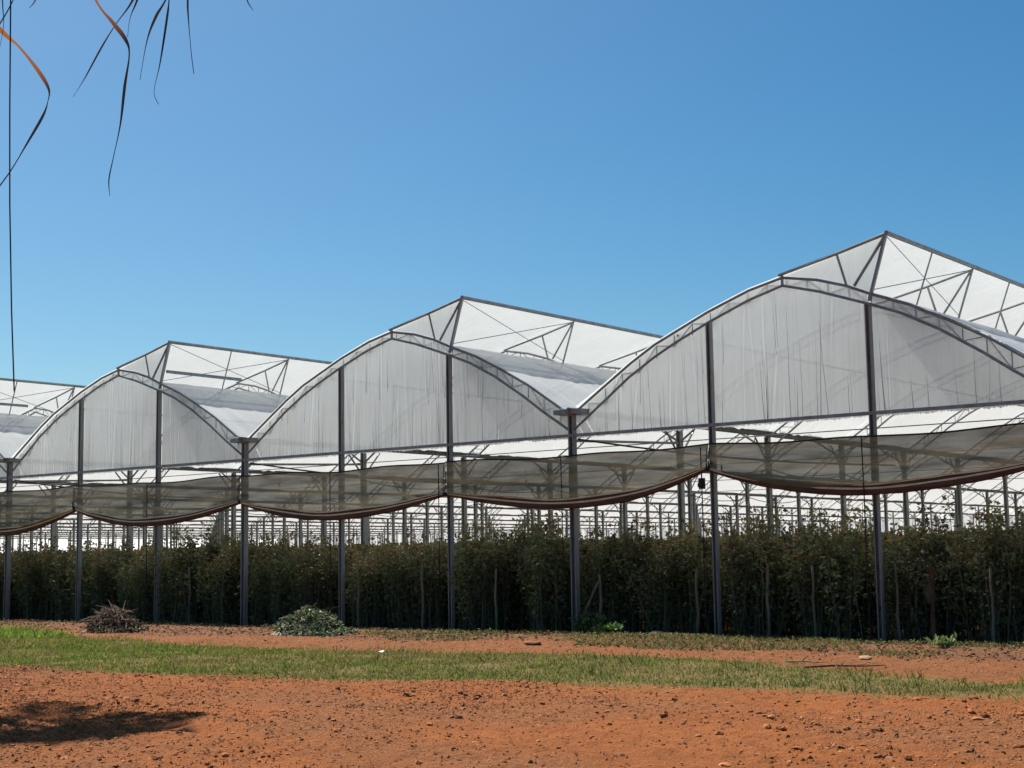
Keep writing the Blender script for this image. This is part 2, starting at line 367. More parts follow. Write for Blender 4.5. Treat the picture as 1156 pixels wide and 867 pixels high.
def channel(w, d, t):   # C section, open side to -Y
    return [(-w/2, -d/2), (-w/2+t*2.2, -d/2), (-w/2+t*2.2, -d/2+t), (-w/2+t, -d/2+t), (-w/2+t, d/2-t), (w/2-t, d/2-t), (w/2-t, -d/2+t), (w/2-t*2.2, -d/2+t), (w/2-t*2.2, -d/2), (w/2, -d/2), (w/2, d/2), (-w/2, d/2)]
gutter_post_me = MB().prism(channel(.13, .12, .012), -.15, 4.34).mesh('post', M['post'])
side_post_me = lambda h: MB().prism(channel(.10, .10, .010), -.15, h).mesh('post', M['post'])
inner_post_me = MB().prism(channel(.12, .11, .011), -.15, 4.34).mesh('post', M['post'])
brace_me = MB().beam((0, -.06, 3.72), (0, -.62, 4.30), .032, .032).beam((0, .06, 3.72), (0, .62, 4.30), .032, .032).mesh('knee_brace', M['steel'])

# posts
for n in range(NB0*3, NB1*3+4, 3):
    for k in range(ROWS):
        if not onscreen((n*S, k*D, 2.5)): continue
        po = share(gutter_post_me if k == 0 else inner_post_me, 'post', (n*S, k*D, 0))
        if k: link('knee_brace', brace_me, po)
for n in range(-3, 12):
    if n % 3 == 0: continue
    h = float(zlow((n % 3)*S))
    share(side_post_me(h), 'post', (n*S, 0, 0))
# gutters
gp = [(a*.38, b*.7) for a, b in [(-.26, .10), (-.26, .07), (-.20, .04), (-.12, -.07), (.12, -.07), (.20, .04), (.26, .07), (.26, .10), (.22, .09), (.17, .06), (.09, -.04), (-.09, -.04), (-.17, .06), (-.22, .09)]]
gut_me = MB().prism(gp, -.28, LAST*D-D+.3, 'y').mesh('gutter', M['steel'])
for b in range(NB0, NB1+2): share(gut_me, 'gutter', (b*B, 0, 4.40))
# long pipes over each span: ridge pipe and purlins
rp_me = MB().tube([(0, -.06, 0), (0, (LAST-1)*D+.1, 0)], .042, 8).mesh('ridge_pipe', M['steel'])
pu_me = MB().tube([(0, .10, 0), (0, (LAST-1)*D, 0)], .024, 6).mesh('purlin', M['steel'])
wr_me = MB().tube([(0, .06, 0), (0, (LAST-1)*D, 0)], .018, 6).mesh('vent_rail', M['steel'])
for b in range(NB0, NB1+1):
    share(rp_me, 'ridge_pipe', (b*B+PEAK[0], 0, PEAK[1]))
    for u in (2.45, 7.4): share(pu_me, 'purlin', (b*B+u, 0, float(zout(u))-.07))
    share(wr_me, 'vent_rail', (b*B+6.45, 0, 6.035))
for b in (-1, 0):   # the two spans with a stouter lower vent rail on the first frame
    part(MB().beam((b*B+6.62, .05, 6.33), (b*B+6.62, 2.55, 6.33), .05, .075), 'vent_stop_rail', M['steel'])
# arches
def chord(pts, w, y=0, r=None):
    mb = MB(); mb.tube([(u, y, z) for u, z in pts], w, 6); return mb
def webs(y, r):
    mb = MB(); us = np.linspace(.35, 9.25, 23)
    for q, u in enumerate(us):
        mb.tube([(u, y, zlow(u)), (u, y, zout(u)-.02)], r, 5)
        if q < 22:
            u2 = us[q+1]; a, c = ((u, u2) if u < 4.7 else (u, u2))
            mb.tube([(a, y, zlow(a)), (c, y, zout(c)-.02)] if q % 2 else [(a, y, zout(a)-.02), (c, y, zlow(c))], r*.8, 5)
    return mb
topch = OUT_L+OUT_R[1:]
wing = [(4.70, 6.575), (5.86, 6.82), (6.80, 7.045)]
inner = MB()
for pts in (topch, LOW): inner.tube([(u, 0, z-.045 if pts is topch else z) for u, z in pts], .026, 6)
inner.tube([(u, 0, z-.04) for u, z in wing], .024, 6)
for a, c in (((6.80, 7.03), (6.43, 5.98)), ((5.86, 6.79), (6.02, 6.22)), ((6.77, 7.0), (6.16, 6.19))): inner.tube([(a[0], 0, a[1]), (c[0], 0, c[1])], .022, 6)
inner_v, inner_f = list(inner.v), list(inner.f)
wb = webs(0, .010); inner.add(wb.v, wb.f)
inner_me = inner.mesh('arch_truss', M['steel'])
tie_me = MB().tube([(0, 0, 0), (B, 0, 0)], .012, 5).mesh('tie_wire', M['wire'])
for b in range(NB0, NB1+1):
    for k in range(1, ROWS):
        if not (onscreen((b*B, k*D, 5), 60) or onscreen(((b+1)*B, k*D, 5), 60)): continue
        share(inner_me, 'arch_truss', (b*B, k*D, 0))
far = MB()
simple = MB()
for pts in (topch[::3]+[topch[-1]], LOW[::3]+[LOW[-1]]): simple.tube([(u, 0, z) for u, z in pts], .028, 4, False)
for n in range(NB0*3, NB1*3+4, 3):
    for k in range(ROWS, LAST):
        if not onscreen((n*S, k*D, 2.5), 30): continue
        far.prism([(n*S-.04, k*D-.04), (n*S+.04, k*D-.04), (n*S+.04, k*D+.04), (n*S-.04, k*D+.04)], 0, 4.34)
        far.add([(x+n*S, y+k*D, z) for x, y, z in simple.v], simple.f)
part(far, 'rear_frames', M['steel'])['kind'] = 'stuff'
for b in range(-5, NB1+1):
    for k in range(1, 9, 2): share(tie_me, 'tie_wire', (b*B, k*D, 4.02))
# facade arches with chords, webs and the vent end triangle as parts of their own
web_me = webs(.125, .011).mesh('web', M['steel'])
for b in range(-1, NB1+1):
    fa = share(chord([(u, z-.03) for u, z in topch], .028).mesh('gable_arch', M['steel']), 'gable_arch', (b*B, -.02, 0))
    part(chord(LOW, .027), 'lower_chord', M['steel'], parent=fa)
    link('web', web_me, fa)
    part(MB().tube([(u, 0, z) for u, z in wing], .030, 6), 'vent_rafter', M['steel'], parent=fa)
    part(MB().beam((6.80, 0, 7.04), (6.44, 0, 5.9), .06, .05), 'vent_post', M['steel'], parent=fa)
    part(MB().tube([(5.86, 0, 6.81), (6.02, 0, 6.24)], .022, 6), 'vent_strut', M['steel'], parent=fa)
    part(MB().tube([(6.77, 0, 7.0), (6.17, 0, 6.2)], .028, 6), 'vent_strut', M['steel'], parent=fa)
    part(MB().beam((4.77, 0, 6.35), (4.77, 0, 6.56), .04, .04, (0, 1, 0)), 'crown_plate', M['steel'], parent=fa)
    part(MB().beam((-.34, 0, 4.40), (.34, 0, 4.40), .30, .09), 'gutter_end', M['steel'], parent=fa)
    part(MB().beam((0, 0, 3.93), (B, 0, 3.93), .05, .06), 'gable_beam', M['steel'], parent=fa)
    part(MB().tube([(6.80, .05, 7.0), (6.50, D, 6.10)], .008, 4), 'stay_wire', M['wire'], parent=fa)
    part(MB().tube([(6.47, .05, 6.10), (6.80, D, 7.0)], .008, 4), 'stay_wire', M['wire'], parent=fa)
    if b in (0, 2, -1):
        for k in range(0, 4):
            part(MB().tube([(6.81, (k+.5)*D, 7.03), (6.45, (k+.5)*D, 6.05)], .017, 5), 'vent_hanger', M['steel'], parent=fa)
# slack cables and struts just under the gable line
for n in range(-3, 10, 3):
    part(MB().beam((n*S, .08, 3.83), (n*S, D-.08, 3.98), .05, .05), 'strut', M['steel'])
    part(MB().tube([(n*S+.05+5.0*t, .12+3.9*t, 3.86-.62*t-.12*math.sin(math.pi*t)) for t in np.linspace(0, 1, 7)], .02, 5), 'cable', M['pipe'])
for n in range(-9, 10, 3):
    for k in range(1, 7):
        pts = [(n*S+.08, k*D+D*t, 3.55-.16*4*t*(1-t)) for t in np.linspace(0, 1, 7)]
        part(MB().tube(pts, .014, 5), 'cable', M['pipe'])
for q, (u, y, z) in enumerate([(15.0, 6, 4.05), (11.2, 9, 4.0), (18.3, 7.5, 4.0), (21.4, 11, 4.0), (5.5, 5, 4.05), (24.0, 6.2, 4.0), (13.2, 15, 4.0), (8.4, 13, 4.0)]):
    part(MB().tube([(u, y, z), (u+.01, y, z-.34)], .006, 4).tube([(u+.01, y, z-.34), (u+.01, y, z-.46)], .02, 6), 'drip_line', M['pipe'])

# roof films
def roof_sheet(prof, name, seed, gut_first):
    rg = np.random.default_rng(seed)
    ys_ = np.concatenate([np.arange(-.05, 14, .09), np.arange(14, (LAST-1)*D+.2, .7)])
    pu = np.array(prof); s = np.linspace(0, 1, 19)
    L = np.concatenate([[0], np.cumsum(np.hypot(*np.diff(pu, axis=0).T))]); L /= L[-1]
    uu = np.interp(s, L, pu[:, 0]); zz = np.interp(s, L, pu[:, 1])
    Yg, Sg = np.meshgrid(ys_, s, indexing='ij')
    near = (1-Sg if gut_first else Sg)**3.0
    ph = rg.random(40)*6.28; w_ = 0
    for q in range(12): w_ = w_+np.sin(Yg*(2.5+q*1.7)+ph[q]+Sg*(q-5)*.9)*(1/(1+.25*q))
    sag = -.035*np.sin(np.pi*((Yg % D)/D))*np.sin(np.pi*Sg)
    dz = .012*near*w_+sag+.004*w_
    U = np.broadcast_to(uu, Yg.shape); Zg = np.broadcast_to(zz, Yg.shape)+dz+.012
    Vv = np.stack([U.ravel(), Yg.ravel(), Zg.ravel()], 1); k = len(s)
    i = (np.arange(len(ys_)-1)[:, None]*k+np.arange(k-1)[None]).ravel()[:, None]
    return np_mesh(name, Vv, np.concatenate([i, i+1, i+k+1, i+k], 1), M['roof_film'], None, True)
left_prof = [(.12, 4.46)]+OUT_L[2:]+[PEAK]
right_prof = [p for p in OUT_R if p[0] >= 6.4][:-1]
meL = [roof_sheet(left_prof, 'roof_film', 3+q, True) for q in range(2)]; meR = [roof_sheet(right_prof, 'roof_film', 13+q, False) for q in range(3)]
for b in range(NB0, NB1+1):
    share(meL[b % 2], 'roof_film', (b*B, 0, 0)); share(meR[b % 3], 'roof_film', (b*B, 0, 0))

# plastic wall at the back and along the far side
rear = MB(); nn = 320
rear.add([(NB0*B+(NB1+1-NB0)*B*q/nn, (LAST-1)*D+.15+.04*math.sin(q*2.3), z) for q in range(nn+1) for z in (.25, 2.3, float(zout((NB1+1-NB0)*B*q/nn % B)))], [(q*3+j, q*3+j+3, q*3+j+4, q*3+j+1) for q in range(nn) for j in range(2)])
part(rear, 'end_wall_film', M['gable_film'])
sidew = MB(); sidew.add([(NB0*B-.15+.04*math.sin(q*2.3), (LAST-1)*D*q/80, z) for q in range(81) for z in (.25, 2.3, 4.36)], [(q*3+j, q*3+j+3, q*3+j+4, q*3+j+1) for q in range(80) for j in range(2)])
part(sidew, 'side_wall_film', M['gable_film'])

# gable films: pleated sheets between the posts, behind the arch
def gable_sheet(u0, u1, seed, pleat, amp):
    rg = np.random.default_rng(seed); nu = int((u1-u0)/.012); uu = np.linspace(u0, u1, nu); tt = np.linspace(0, 1, 17)
    Ug, Tg = np.meshgrid(uu, tt, indexing='ij')
    top = zout(Ug)-.01; bot = 3.90-.035*rg.random(nu)[:, None]*np.ones_like(Tg)
    bot = bot-.05*(fbm(Ug*3+seed, Ug*0+.5, 3)-.45)
    Zg = bot+(top-bot)*Tg
    d = np.zeros_like(Ug)
    for q in range(pleat):
        c = rg.uniform(u0, u1); sl_ = rg.normal()*.05; wd = rg.uniform(.009, .022); a = rg.uniform(.35, 1)*amp; ln = rg.uniform(.25, 1.2)
        st = rg.choice([0, 0, 1]); fade = np.clip(1-np.abs(Tg-st)/ln, 0, 1)**.7
        x = (Ug-c-sl_*(Zg-4.5))/wd
        d += -a*np.exp(-x*x)*fade+a*.6*np.exp(-((x-1.6)/1.3)**2)*fade
    d += .02*(fbm(Ug*1.2+seed*3, Zg*.5, 3)-.5)*2
    d = np.clip(d, -.045, .10)
    Vv = np.stack([Ug.ravel(), (.095+d).ravel(), Zg.ravel()], 1); k = len(tt)
    i = (np.arange(nu-1)[:, None]*k+np.arange(k-1)[None]).ravel()[:, None]
    Fq = np.concatenate([i, i+k, i+k+1, i+1], 1)
    # gathered folds: narrow strips proud of the sheet, darkened to paint crease shade
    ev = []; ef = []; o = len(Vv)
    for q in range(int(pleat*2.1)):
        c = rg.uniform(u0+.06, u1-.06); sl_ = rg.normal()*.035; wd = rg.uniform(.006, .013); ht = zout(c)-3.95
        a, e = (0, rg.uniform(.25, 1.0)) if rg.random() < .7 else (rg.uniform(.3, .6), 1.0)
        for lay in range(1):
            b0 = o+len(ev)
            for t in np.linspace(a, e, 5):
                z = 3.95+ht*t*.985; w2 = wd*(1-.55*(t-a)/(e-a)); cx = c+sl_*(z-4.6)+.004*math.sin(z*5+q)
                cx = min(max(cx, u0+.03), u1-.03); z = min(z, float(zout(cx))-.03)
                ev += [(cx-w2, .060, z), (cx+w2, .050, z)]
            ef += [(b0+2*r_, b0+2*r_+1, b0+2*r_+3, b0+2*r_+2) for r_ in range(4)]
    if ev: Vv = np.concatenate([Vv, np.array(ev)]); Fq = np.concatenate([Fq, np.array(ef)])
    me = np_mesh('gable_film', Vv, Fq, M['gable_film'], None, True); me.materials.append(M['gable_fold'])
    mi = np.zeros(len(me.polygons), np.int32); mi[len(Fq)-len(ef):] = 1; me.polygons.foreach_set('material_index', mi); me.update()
    return me
pleats = {(-1, 0): 30, (-1, 1): 30, (-1, 2): 20, (0, 0): 34, (0, 1): 34, (0, 2): 16, (1, 0): 16, (1, 1): 30, (1, 2): 18, (2, 0): 12, (2, 1): 9, (2, 2): 5, (3, 0): 10, (3, 1): 10, (3, 2): 10}
for (b, q), pl in pleats.items():
    share(gable_sheet(q*S+.01, q*S+S-.01, 100+b*7+q, pl, .016), 'gable_film', (b*B, 0, 0))
for b in range(-1, NB1+1):
    mb = MB(); a = [(4.80, 6.56), (6.80, 7.04), (6.45, 6.06), (6.02, 6.25), (5.45, 6.43)]
    mb.add([(u, .05, z) for u, z in a], [(0, 4, 3, 2, 1)])
    part(mb, 'vent_gable_film', M['gable_film'], (b*B, 0, 0))

# ------------------------------------------------------------------ shade nets hung across the facade
def shade_net(n0, zl, zr, zm, label, seed, cord_at, weight=False):
    rg = np.random.default_rng(seed); u0 = n0*S+.005; u1 = (n0+2)*S-.005; mid = (u0+u1)/2
    root = empty('shade_net', (mid, -.12, 0)); tag(root, label, 'shade net', 'shade nets strung along the facade')
    nu, nv = 120, 22; uu = np.linspace(u0, u1, nu); s = (uu-mid)/((u1-u0)/2)
    za = zl+(zr-zl)*(s*.5+.5); zb = zm+(za-zm)*np.abs(s)**1.9
    zt = 3.50+.05*np.abs(s)+.02*np.sin(uu*2.1+seed)
    T = np.linspace(0, 1, nv)
    Zg = zt[:, None]*(1-T)+zb[:, None]*T
    ph = rg.random(8)*6.28
    fold = .07*np.sin(T[None]*15+ph[0]+s[:, None]*2.0+1.2*fbm(np.broadcast_to(uu[:, None]*.7, (nu, nv)), np.broadcast_to(T[None]*2+seed, (nu, nv))))*T[None]+.02*np.sin(T[None]*31+ph[1]-s[:, None]*5)*T[None]**2+.03*np.sin(uu[:, None]*1.9+ph[2])*T[None]
    Yg = -.02-.10*np.sin(np.pi*T[None]*.6)*(1-s[:, None]**2)+fold
    Vv = np.stack([np.broadcast_to(uu[:, None]-mid, Zg.shape).ravel(), Yg.ravel(), Zg.ravel()], 1)
    i = (np.arange(nu-1)[:, None]*nv+np.arange(nv-1)[None]).ravel()[:, None]
    link('mesh_sheet', np_mesh('mesh_sheet', Vv, np.concatenate([i, i+1, i+nv+1, i+nv], 1), M['net'], None, True), root)
    yb = Yg[:, -1]
    def line(dz, r, dy, name, mt, k=8, wob=0., step=3):
        mb = MB(); ii = list(range(0, nu, step))+([nu-1] if (nu-1) % step else [])
        mb.tube([(uu[q]-mid, yb[q]+dy, zb[q]+dz*(1-.75*abs(s[q])**3)+wob*math.sin(uu[q]*2.7+seed)+r*.35*(float(fbm(np.array([uu[q]*2.2+seed]), np.array([dz*40]), 2)[0])-.5)) for q in ii], [r*(1-.55*abs(s[q])**4)*(.8+.4*float(fbm(np.array([uu[q]*3.1+seed*9]), np.array([dz*20]), 2)[0])) for q in ii], k)
        return mb.build(name, mt, root, smooth=True)
    line(.015, .066, -.02, 'hem_roll', M['roll'], 10)
    line(.072, .021, -.062, 'hem_band', M['hem'], 6, .004)
    line(.15, .018, -.06, 'hem_band', M['hem'], 6, .012)
    line(.11, .034, -.03, 'hem_fold', M['roll'], 8, .01)
    MB().tube([(u-mid, -.03, z+.004) for u, z in zip(uu[::4], zt[::4])]+[(uu[-1]-mid, -.03, zt[-1]+.004)], .016, 5).build('top_cord', M['dark_rope'], root)
    for c in cord_at:
        x = c*S-mid-.11
        MB().tube([(x, -.14, 3.52), (x+.015, -.15, 2.4), (x-.01, -.12, 1.1), (x, -.1, .02)], .011, 5).build('lifting_cord', M['dark_rope'], root)
    for e, z in ((u0+.02, zl), (u1-.02, zr)):
        MB().tube([(e-mid, -.06, 3.5), (e-mid, -.09, z+.1), (e-mid, -.05, z-.02)], [.007, .010, .035], 6).build('tie_knot', M['dark_rope'], root)
    if weight:
        mb = MB(); mb.prism([(-.05, -.04), (.05, -.04), (.055, 0), (.05, .04), (-.05, .04), (-.055, 0)], zl-.34, zl-.14)
        mb.tube([(0, 0, zl-.14), (0, 0, zl)], .012, 5)
        mb.build('hanging_weight', M['black'], root, (u0-mid-.14, -.08, 0))
    return root
shade_net(-1, 2.85, 2.95, 2.36, 'drab shade net sagging above the tall bright grass beside the brown heap', 1, (0,))
shade_net(1, 2.95, 2.90, 2.47, 'drab shade net sagging above the heap of brown prunings', 2, (2,))
shade_net(3, 2.90, 2.86, 2.45, 'drab shade net sagging above the mound of green leafy cuttings', 3, (4,))
shade_net(5, 2.86, 3.08, 2.51, 'drab shade net sagging above the leaning brace pole and green weeds', 4, (5, 6))
shade_net(7, 3.08, 2.95, 2.55, 'drab shade net with a black weight, sagging above the bare wooden row stakes', 5, (7, 8), True)

# ------------------------------------------------------------------ roses
GREENS = [(.095, .130, .045), (.115, .155, .055), (.075, .105, .045), (.145, .165, .068), (.130, .130, .062)]
YOUNG = [(.20, .125, .055), (.18, .13, .055), (.24, .16, .065), (.17, .15, .055), (.13, .15, .055)]
def rose_variant(seed, height, lush, red):
    global rng
    rng = np.random.default_rng(seed); rg = rng
    st = MB(); parts = []; bl = []
    ncane = 16
    for c in range(ncane):
        bx, by = rg.normal()*.19, rg.normal()*.17
        tx, ty = bx*1.3+rg.normal()*.13, by*1.3+rg.normal()*.13; h = height*rg.uniform(.74, 1.03)
        if rg.random() < .16: h = height*rg.uniform(1.08, 1.24)
        pts = [Vector((bx+(tx-bx)*t+.04*math.sin(t*5+c), by+(ty-by)*t+.04*math.cos(t*4+c), h*t)) for t in np.linspace(0, 1, 6)]
        st.tube(pts, [.012, .011, .010, .008, .006, .004], 5)
        n = int(80*lush)
        t = np.clip(rg.beta(1.9, 1.15, n), .06, 1.0)
        P = np.stack([np.interp(t, np.linspace(0, 1, 6), [p[i] for p in pts]) for i in range(3)], 1)
        rad = (.05+.12*np.sin(np.pi*np.clip(t, 0, 1)**1.2))
        dirn = unit(rg.normal(size=(n, 3))*np.array([1, 1, .45])); P = P+dirn*rad[:, None]*rg.random((n, 1))**.5
        ax = unit(dirn+rg.normal(size=(n, 3))*.55+np.array([0, 0, -.15]))
        young = rg.random(n) < np.clip((P[:, 2]/height-.62)*2.6*red, 0, .85)
        cl = np.where(young[:, None], pick(YOUNG, n), pick(GREENS, n))
        parts.append(leaves(P, rg.uniform(.06, .125, n), ax, cl))
        if rg.random() < .07: bl.append(pts[-1])
    V_, F_, C_ = join(parts)
    fol = np_mesh('foliage', V_, F_, M['leaf'], C_)
    bm = MB()
    for p in bl:
        for q in range(3):
            ang = q*2.1; bm.tube([p+Vector((0, 0, -.01)), p+Vector((.012*math.cos(ang), .012*math.sin(ang), .025)), p+Vector((.02*math.cos(ang), .02*math.sin(ang), .05))], [.008, .02, .006], 6)
    return st.mesh('canes', M['stem']), fol, (bm.mesh('buds', M['bud']) if bl else None)
M['stem'] = principled('rose_canes', [(.3, (.09, .085, .05)), (.7, (.22, .18, .12))], 12, .8)
M['bud'] = principled('pale_rose_buds', [(.3, (.62, .52, .46)), (.7, (.78, .72, .66))], 12, .6)
variants = [rose_variant(40+q, h, l, r) for q, (h, l, r) in enumerate([(1.80, 1.0, 1.0), (1.86, 1.1, .7), (1.74, .9, 1.3), (1.95, 1.2, .35), (1.82, 1.0, 1.1), (1.78, 1.05, .9), (1.90, 1.15, .5)])]
prg = np.random.default_rng(5)
for row in range(-3, 19):
    u = .35+1.6*row
    tall = {4: 1.08, 5: 1.03, 10: 1.08, 11: 1.06, 13: 1.0, 14: 1.04, 15: 1.02}.get(row, 1.0 if row > 10 else .96)
    for j in range(5):
        for side in (-1, 1):
            x = u+side*.24+prg.normal()*.06; y = .55+j*.42+prg.normal()*.06
            vi = int(prg.integers(0, 7))
            if row in (4, 10, 11): vi = int(prg.choice([3, 6, 1]))
            cn, fo, bu = variants[vi]
            t = empty('rose_bush', (x, y, float(gz(x, y))-.01)); t.rotation_euler = (0, 0, prg.uniform(0, 6.28)); sc_ = tall*prg.uniform(.86, 1.10); t.scale = (1, 1, sc_)
            tag(t, 'leafy green rose bush with reddish young shoots at the open greenhouse edge', 'rose bush', 'rose bushes along the open greenhouse edge')
            link('canes', cn, t); link('foliage', fo, t)
            if bu: link('buds', bu, t)['kind'] = 'stuff'
# the crop further in, uncountable
rng = np.random.default_rng(77)
parts = []
for row in range(-46, 19):
    u = .35+1.6*row
    if row >= -3: y0, y1, dens = 2.6, 26, 210
    else: y0, y1, dens = .3, 30, 95
    n = int((y1-y0)*dens); y = y0+(y1-y0)*rng.random(n)**1.5; h = 1.78+.18*fbm(np.full(n, u*.7), y*1.6)
    z = h*rng.beta(2.2, 1.0, n); P = np.stack([u+rng.normal(size=n)*.26, y, z], 1)
    yg = rng.random(n) < np.clip((z/1.85-.62)*2.4, 0, .8)
    parts.append(leaves(P, rng.uniform(.09, .17, n), rng.normal(size=(n, 3)), np.where(yg[:, None], pick(YOUNG, n), pick(GREENS, n)), .7))
V_, F_, C_ = join(parts)
tag(link('rose_crop', np_mesh('rose_crop', V_, F_, M['leaf'], C_)), 'dense rows of rose crop filling the greenhouse interior', 'crop', None, 'stuff')

# ------------------------------------------------------------------ stakes at the row ends
def stake(u, y, h, label, mt='wood', lean=(0, 0), r=.028, group='stakes at the rose row ends', sack=False):
    z0 = float(gz(u, y)); t = empty('wooden_stake', (u, y, z0)) if sack else None
    mb = MB(); pts = [(lean[0]*q, lean[1]*q, -.12+(h+.12)*q) for q in np.linspace(0, 1, 6)]
    pts = [(a+.012*math.sin(k*2.1+u), b+.01*math.cos(k*1.7+u), c) for k, (a, b, c) in enumerate(pts)]
    mb.tube(pts, [r*(1.1-.05*k) for k in range(6)], 7)
    if sack:
        mb.build('pole', M[mt], t); s = MB()
        prof = [(.02, 1.16), (.045, 1.08), (.07, .98), (.085, .86), (.07, .75), (.04, .66)]
        vs = []; fs = []
        for a, z in prof:
            for q in range(10): vs.append((a*math.cos(q*.628)*(1+.15*math.sin(q*3+z*9))-.05, a*.8*math.sin(q*.628), z))
        for a in range(5):
            for q in range(10): fs.append((a*10+q, a*10+(q+1) % 10, a*10+10+(q+1) % 10, a*10+10+q))
        s.add(vs, fs); s.build('sack', M['sack'], t, smooth=True)
    else:
        t = mb.build('wooden_stake', M[mt], None, (u, y, z0), True)
    tag(t, label, 'stake', group)
plain = 'thin pale bare wooden stake upright at the end of a rose row'
for u, h in ((25.86, 1.32), (27.50, 1.28), (24.30, 1.30), (23.38, 1.30), (15.1, 1.40), (13.2, 1.38), (21.9, 1.25), (7.5, 1.4), (17.1, 1.3)):
    stake(u, .12, h, plain, lean=(-.03*random.random(), 0))
stake(26.47, .14, 1.30, 'reddish wooden stake with a dusty sack tied to it at the row end', 'redwood', (0, 0), .04, None, True)
stake(19.72, .10, 1.18, 'wooden stake propped by the leaning brace pole', group=None, r=.026)
bp = MB().tube([(0, 0, -.05), (.27, .02, .5), (.55, .03, 1.02)], [.024, .022, .02], 7).build('brace_pole', M['wood'], None, (19.16, .02, float(gz(19.16, .02))), True)
tag(bp, 'slanting pole leaning against an upright stake above the green weeds', 'pole')

# ------------------------------------------------------------------ grass, weeds, clods
rng = np.random.default_rng(11)
def blades(n, xr, yr, maskf, hmin, hmax, cols, wd=.007, bright=None):
    x = rng.uniform(*xr, n); y = rng.uniform(*yr, n)
    k = rng.random(n) < maskf(x, y); x, y = x[k], y[k]; n = len(x)
    z = gz(x, y); h = rng.uniform(hmin, hmax, n)*(.6+.8*fbm(x*1.1+4, y*1.1))
    a = rng.uniform(0, 6.28, n); w_ = wd*rng.uniform(.6, 1.4, n)
    l = np.stack([rng.normal(size=n)*.5*h, rng.normal(size=n)*.5*h, h], 1)
    base = np.stack([x, y, z-.006], 1); sd = np.stack([np.cos(a), np.sin(a), 0*a], 1)*w_[:, None]
    V_ = np.stack([base-sd, base+sd, base+l*.55+sd*.7+np.array([0, 0, 1])*h[:, None]*.12, base+l], 1).reshape(-1, 3)
    i = np.arange(n)[:, None]*4
    F_ = np.concatenate([i+np.array([[0, 1, 2]]), i+np.array([[0, 2, 3]])], 0)
    c = pick(cols, n, .22)
    dry = sstep(.48, .68, fbm(x*.8+31, y*.8+7))[:, None]
    c = c*(1-dry*.6)+dry*.6*np.array([.20, .16, .06])
    rt = sstep(15, 27, x)[:, None]*.35; c = c*(1-rt)+rt*np.array([.15, .135, .05])
    return V_, F_, np.repeat(c, 4, 0)
GR = [(.105, .150, .024), (.125, .170, .028), (.085, .125, .022), (.15, .165, .042)]
def gmask(x, y):
    thin = .35+.65*sstep(.30, .55, fbm(x*1.6+50, y*2.2))
    return grass_mask(x, y)**1.3*thin*(1-.5*sstep(19, 29, x))
p1 = blades(330000, (2, 33.5), (-11.8, -2.6), gmask, .020, .055, GR)
p2 = blades(26000, (-2, 13), (-8, -2.2), lambda x, y: grass_mask(x, y)*sstep(.42, .60, fbm(x*.9+70, y*.9))*sstep(13, 5, x), .08, .18, [(.15, .23, .035), (.12, .20, .03)], .011)
p2b = blades(60000, (2, 33), (-11.6, -2.8), lambda x, y: grass_mask(x, y)**.5*sstep(.60, .72, fbm(x*2.6+20, y*2.6+3, 3)), .06, .14, [(.12, .17, .03), (.17, .17, .05), (.09, .14, .025)], .009)
V_, F_, C_ = join([p1, p2, p2b])
tag(link('grass', np_mesh('grass', V_, F_, M['grass'], C_)), 'strip of short sunlit green grass beside the dirt track', 'grass', None, 'stuff')
def wmask(x, y):
    g = .75*sstep(.50, .66, fbm(x*.55+12, y*1.2+40))
    g = np.maximum(g, .9*np.exp(-((x-22.6)/2.2)**2))
    return bank_mask(x, y)*g*.8
p3 = blades(60000, (3, 32), (-4.2, -.2), wmask, .03, .10, [(.10, .12, .035), (.15, .13, .05), (.19, .14, .07), (.12, .09, .04)], .010)
n = 26000; x = rng.uniform(3, 32, n); y = rng.uniform(-4.2, 0, n); k = rng.random(n) < wmask(x, y)*.8; x, y = x[k], y[k]; n = len(x)
p4 = leaves(np.stack([x, y, gz(x, y)+rng.uniform(.01, .07, n)], 1), rng.uniform(.03, .07, n), rng.normal(size=(n, 3))*[1, 1, .4], pick([(.08, .12, .03), (.11, .14, .04), (.15, .13, .05)], n), .7)
V_, F_, C_ = join([p3, p4])
tag(link('weeds', np_mesh('weeds', V_, F_, M['grass'], C_)), 'low patchy weeds on the earth bank below the roses', 'weeds', None, 'stuff')
n = 17000; x = rng.uniform(2, 32, n); y = rng.uniform(-4.3, .4, n); k = rng.random(n) < (bank_mask(x, y)*.9); x, y = x[k], y[k]; n = len(x)
v5 = leaves(np.stack([x, y, gz(x, y)+rng.uniform(.002, .035, n)], 1), rng.uniform(.03, .085, n), rng.normal(size=(n, 3))*[1, 1, .25], pick([(.10, .06, .035), (.16, .095, .055), (.22, .145, .085), (.06, .04, .025), (.14, .07, .04)], n, .25), .45)
tag(link('leaf_litter', np_mesh('leaf_litter', *v5[:2], M['litter'], v5[2])), 'dead leaves and prunings strewn over the earth bank', 'litter', None, 'stuff')
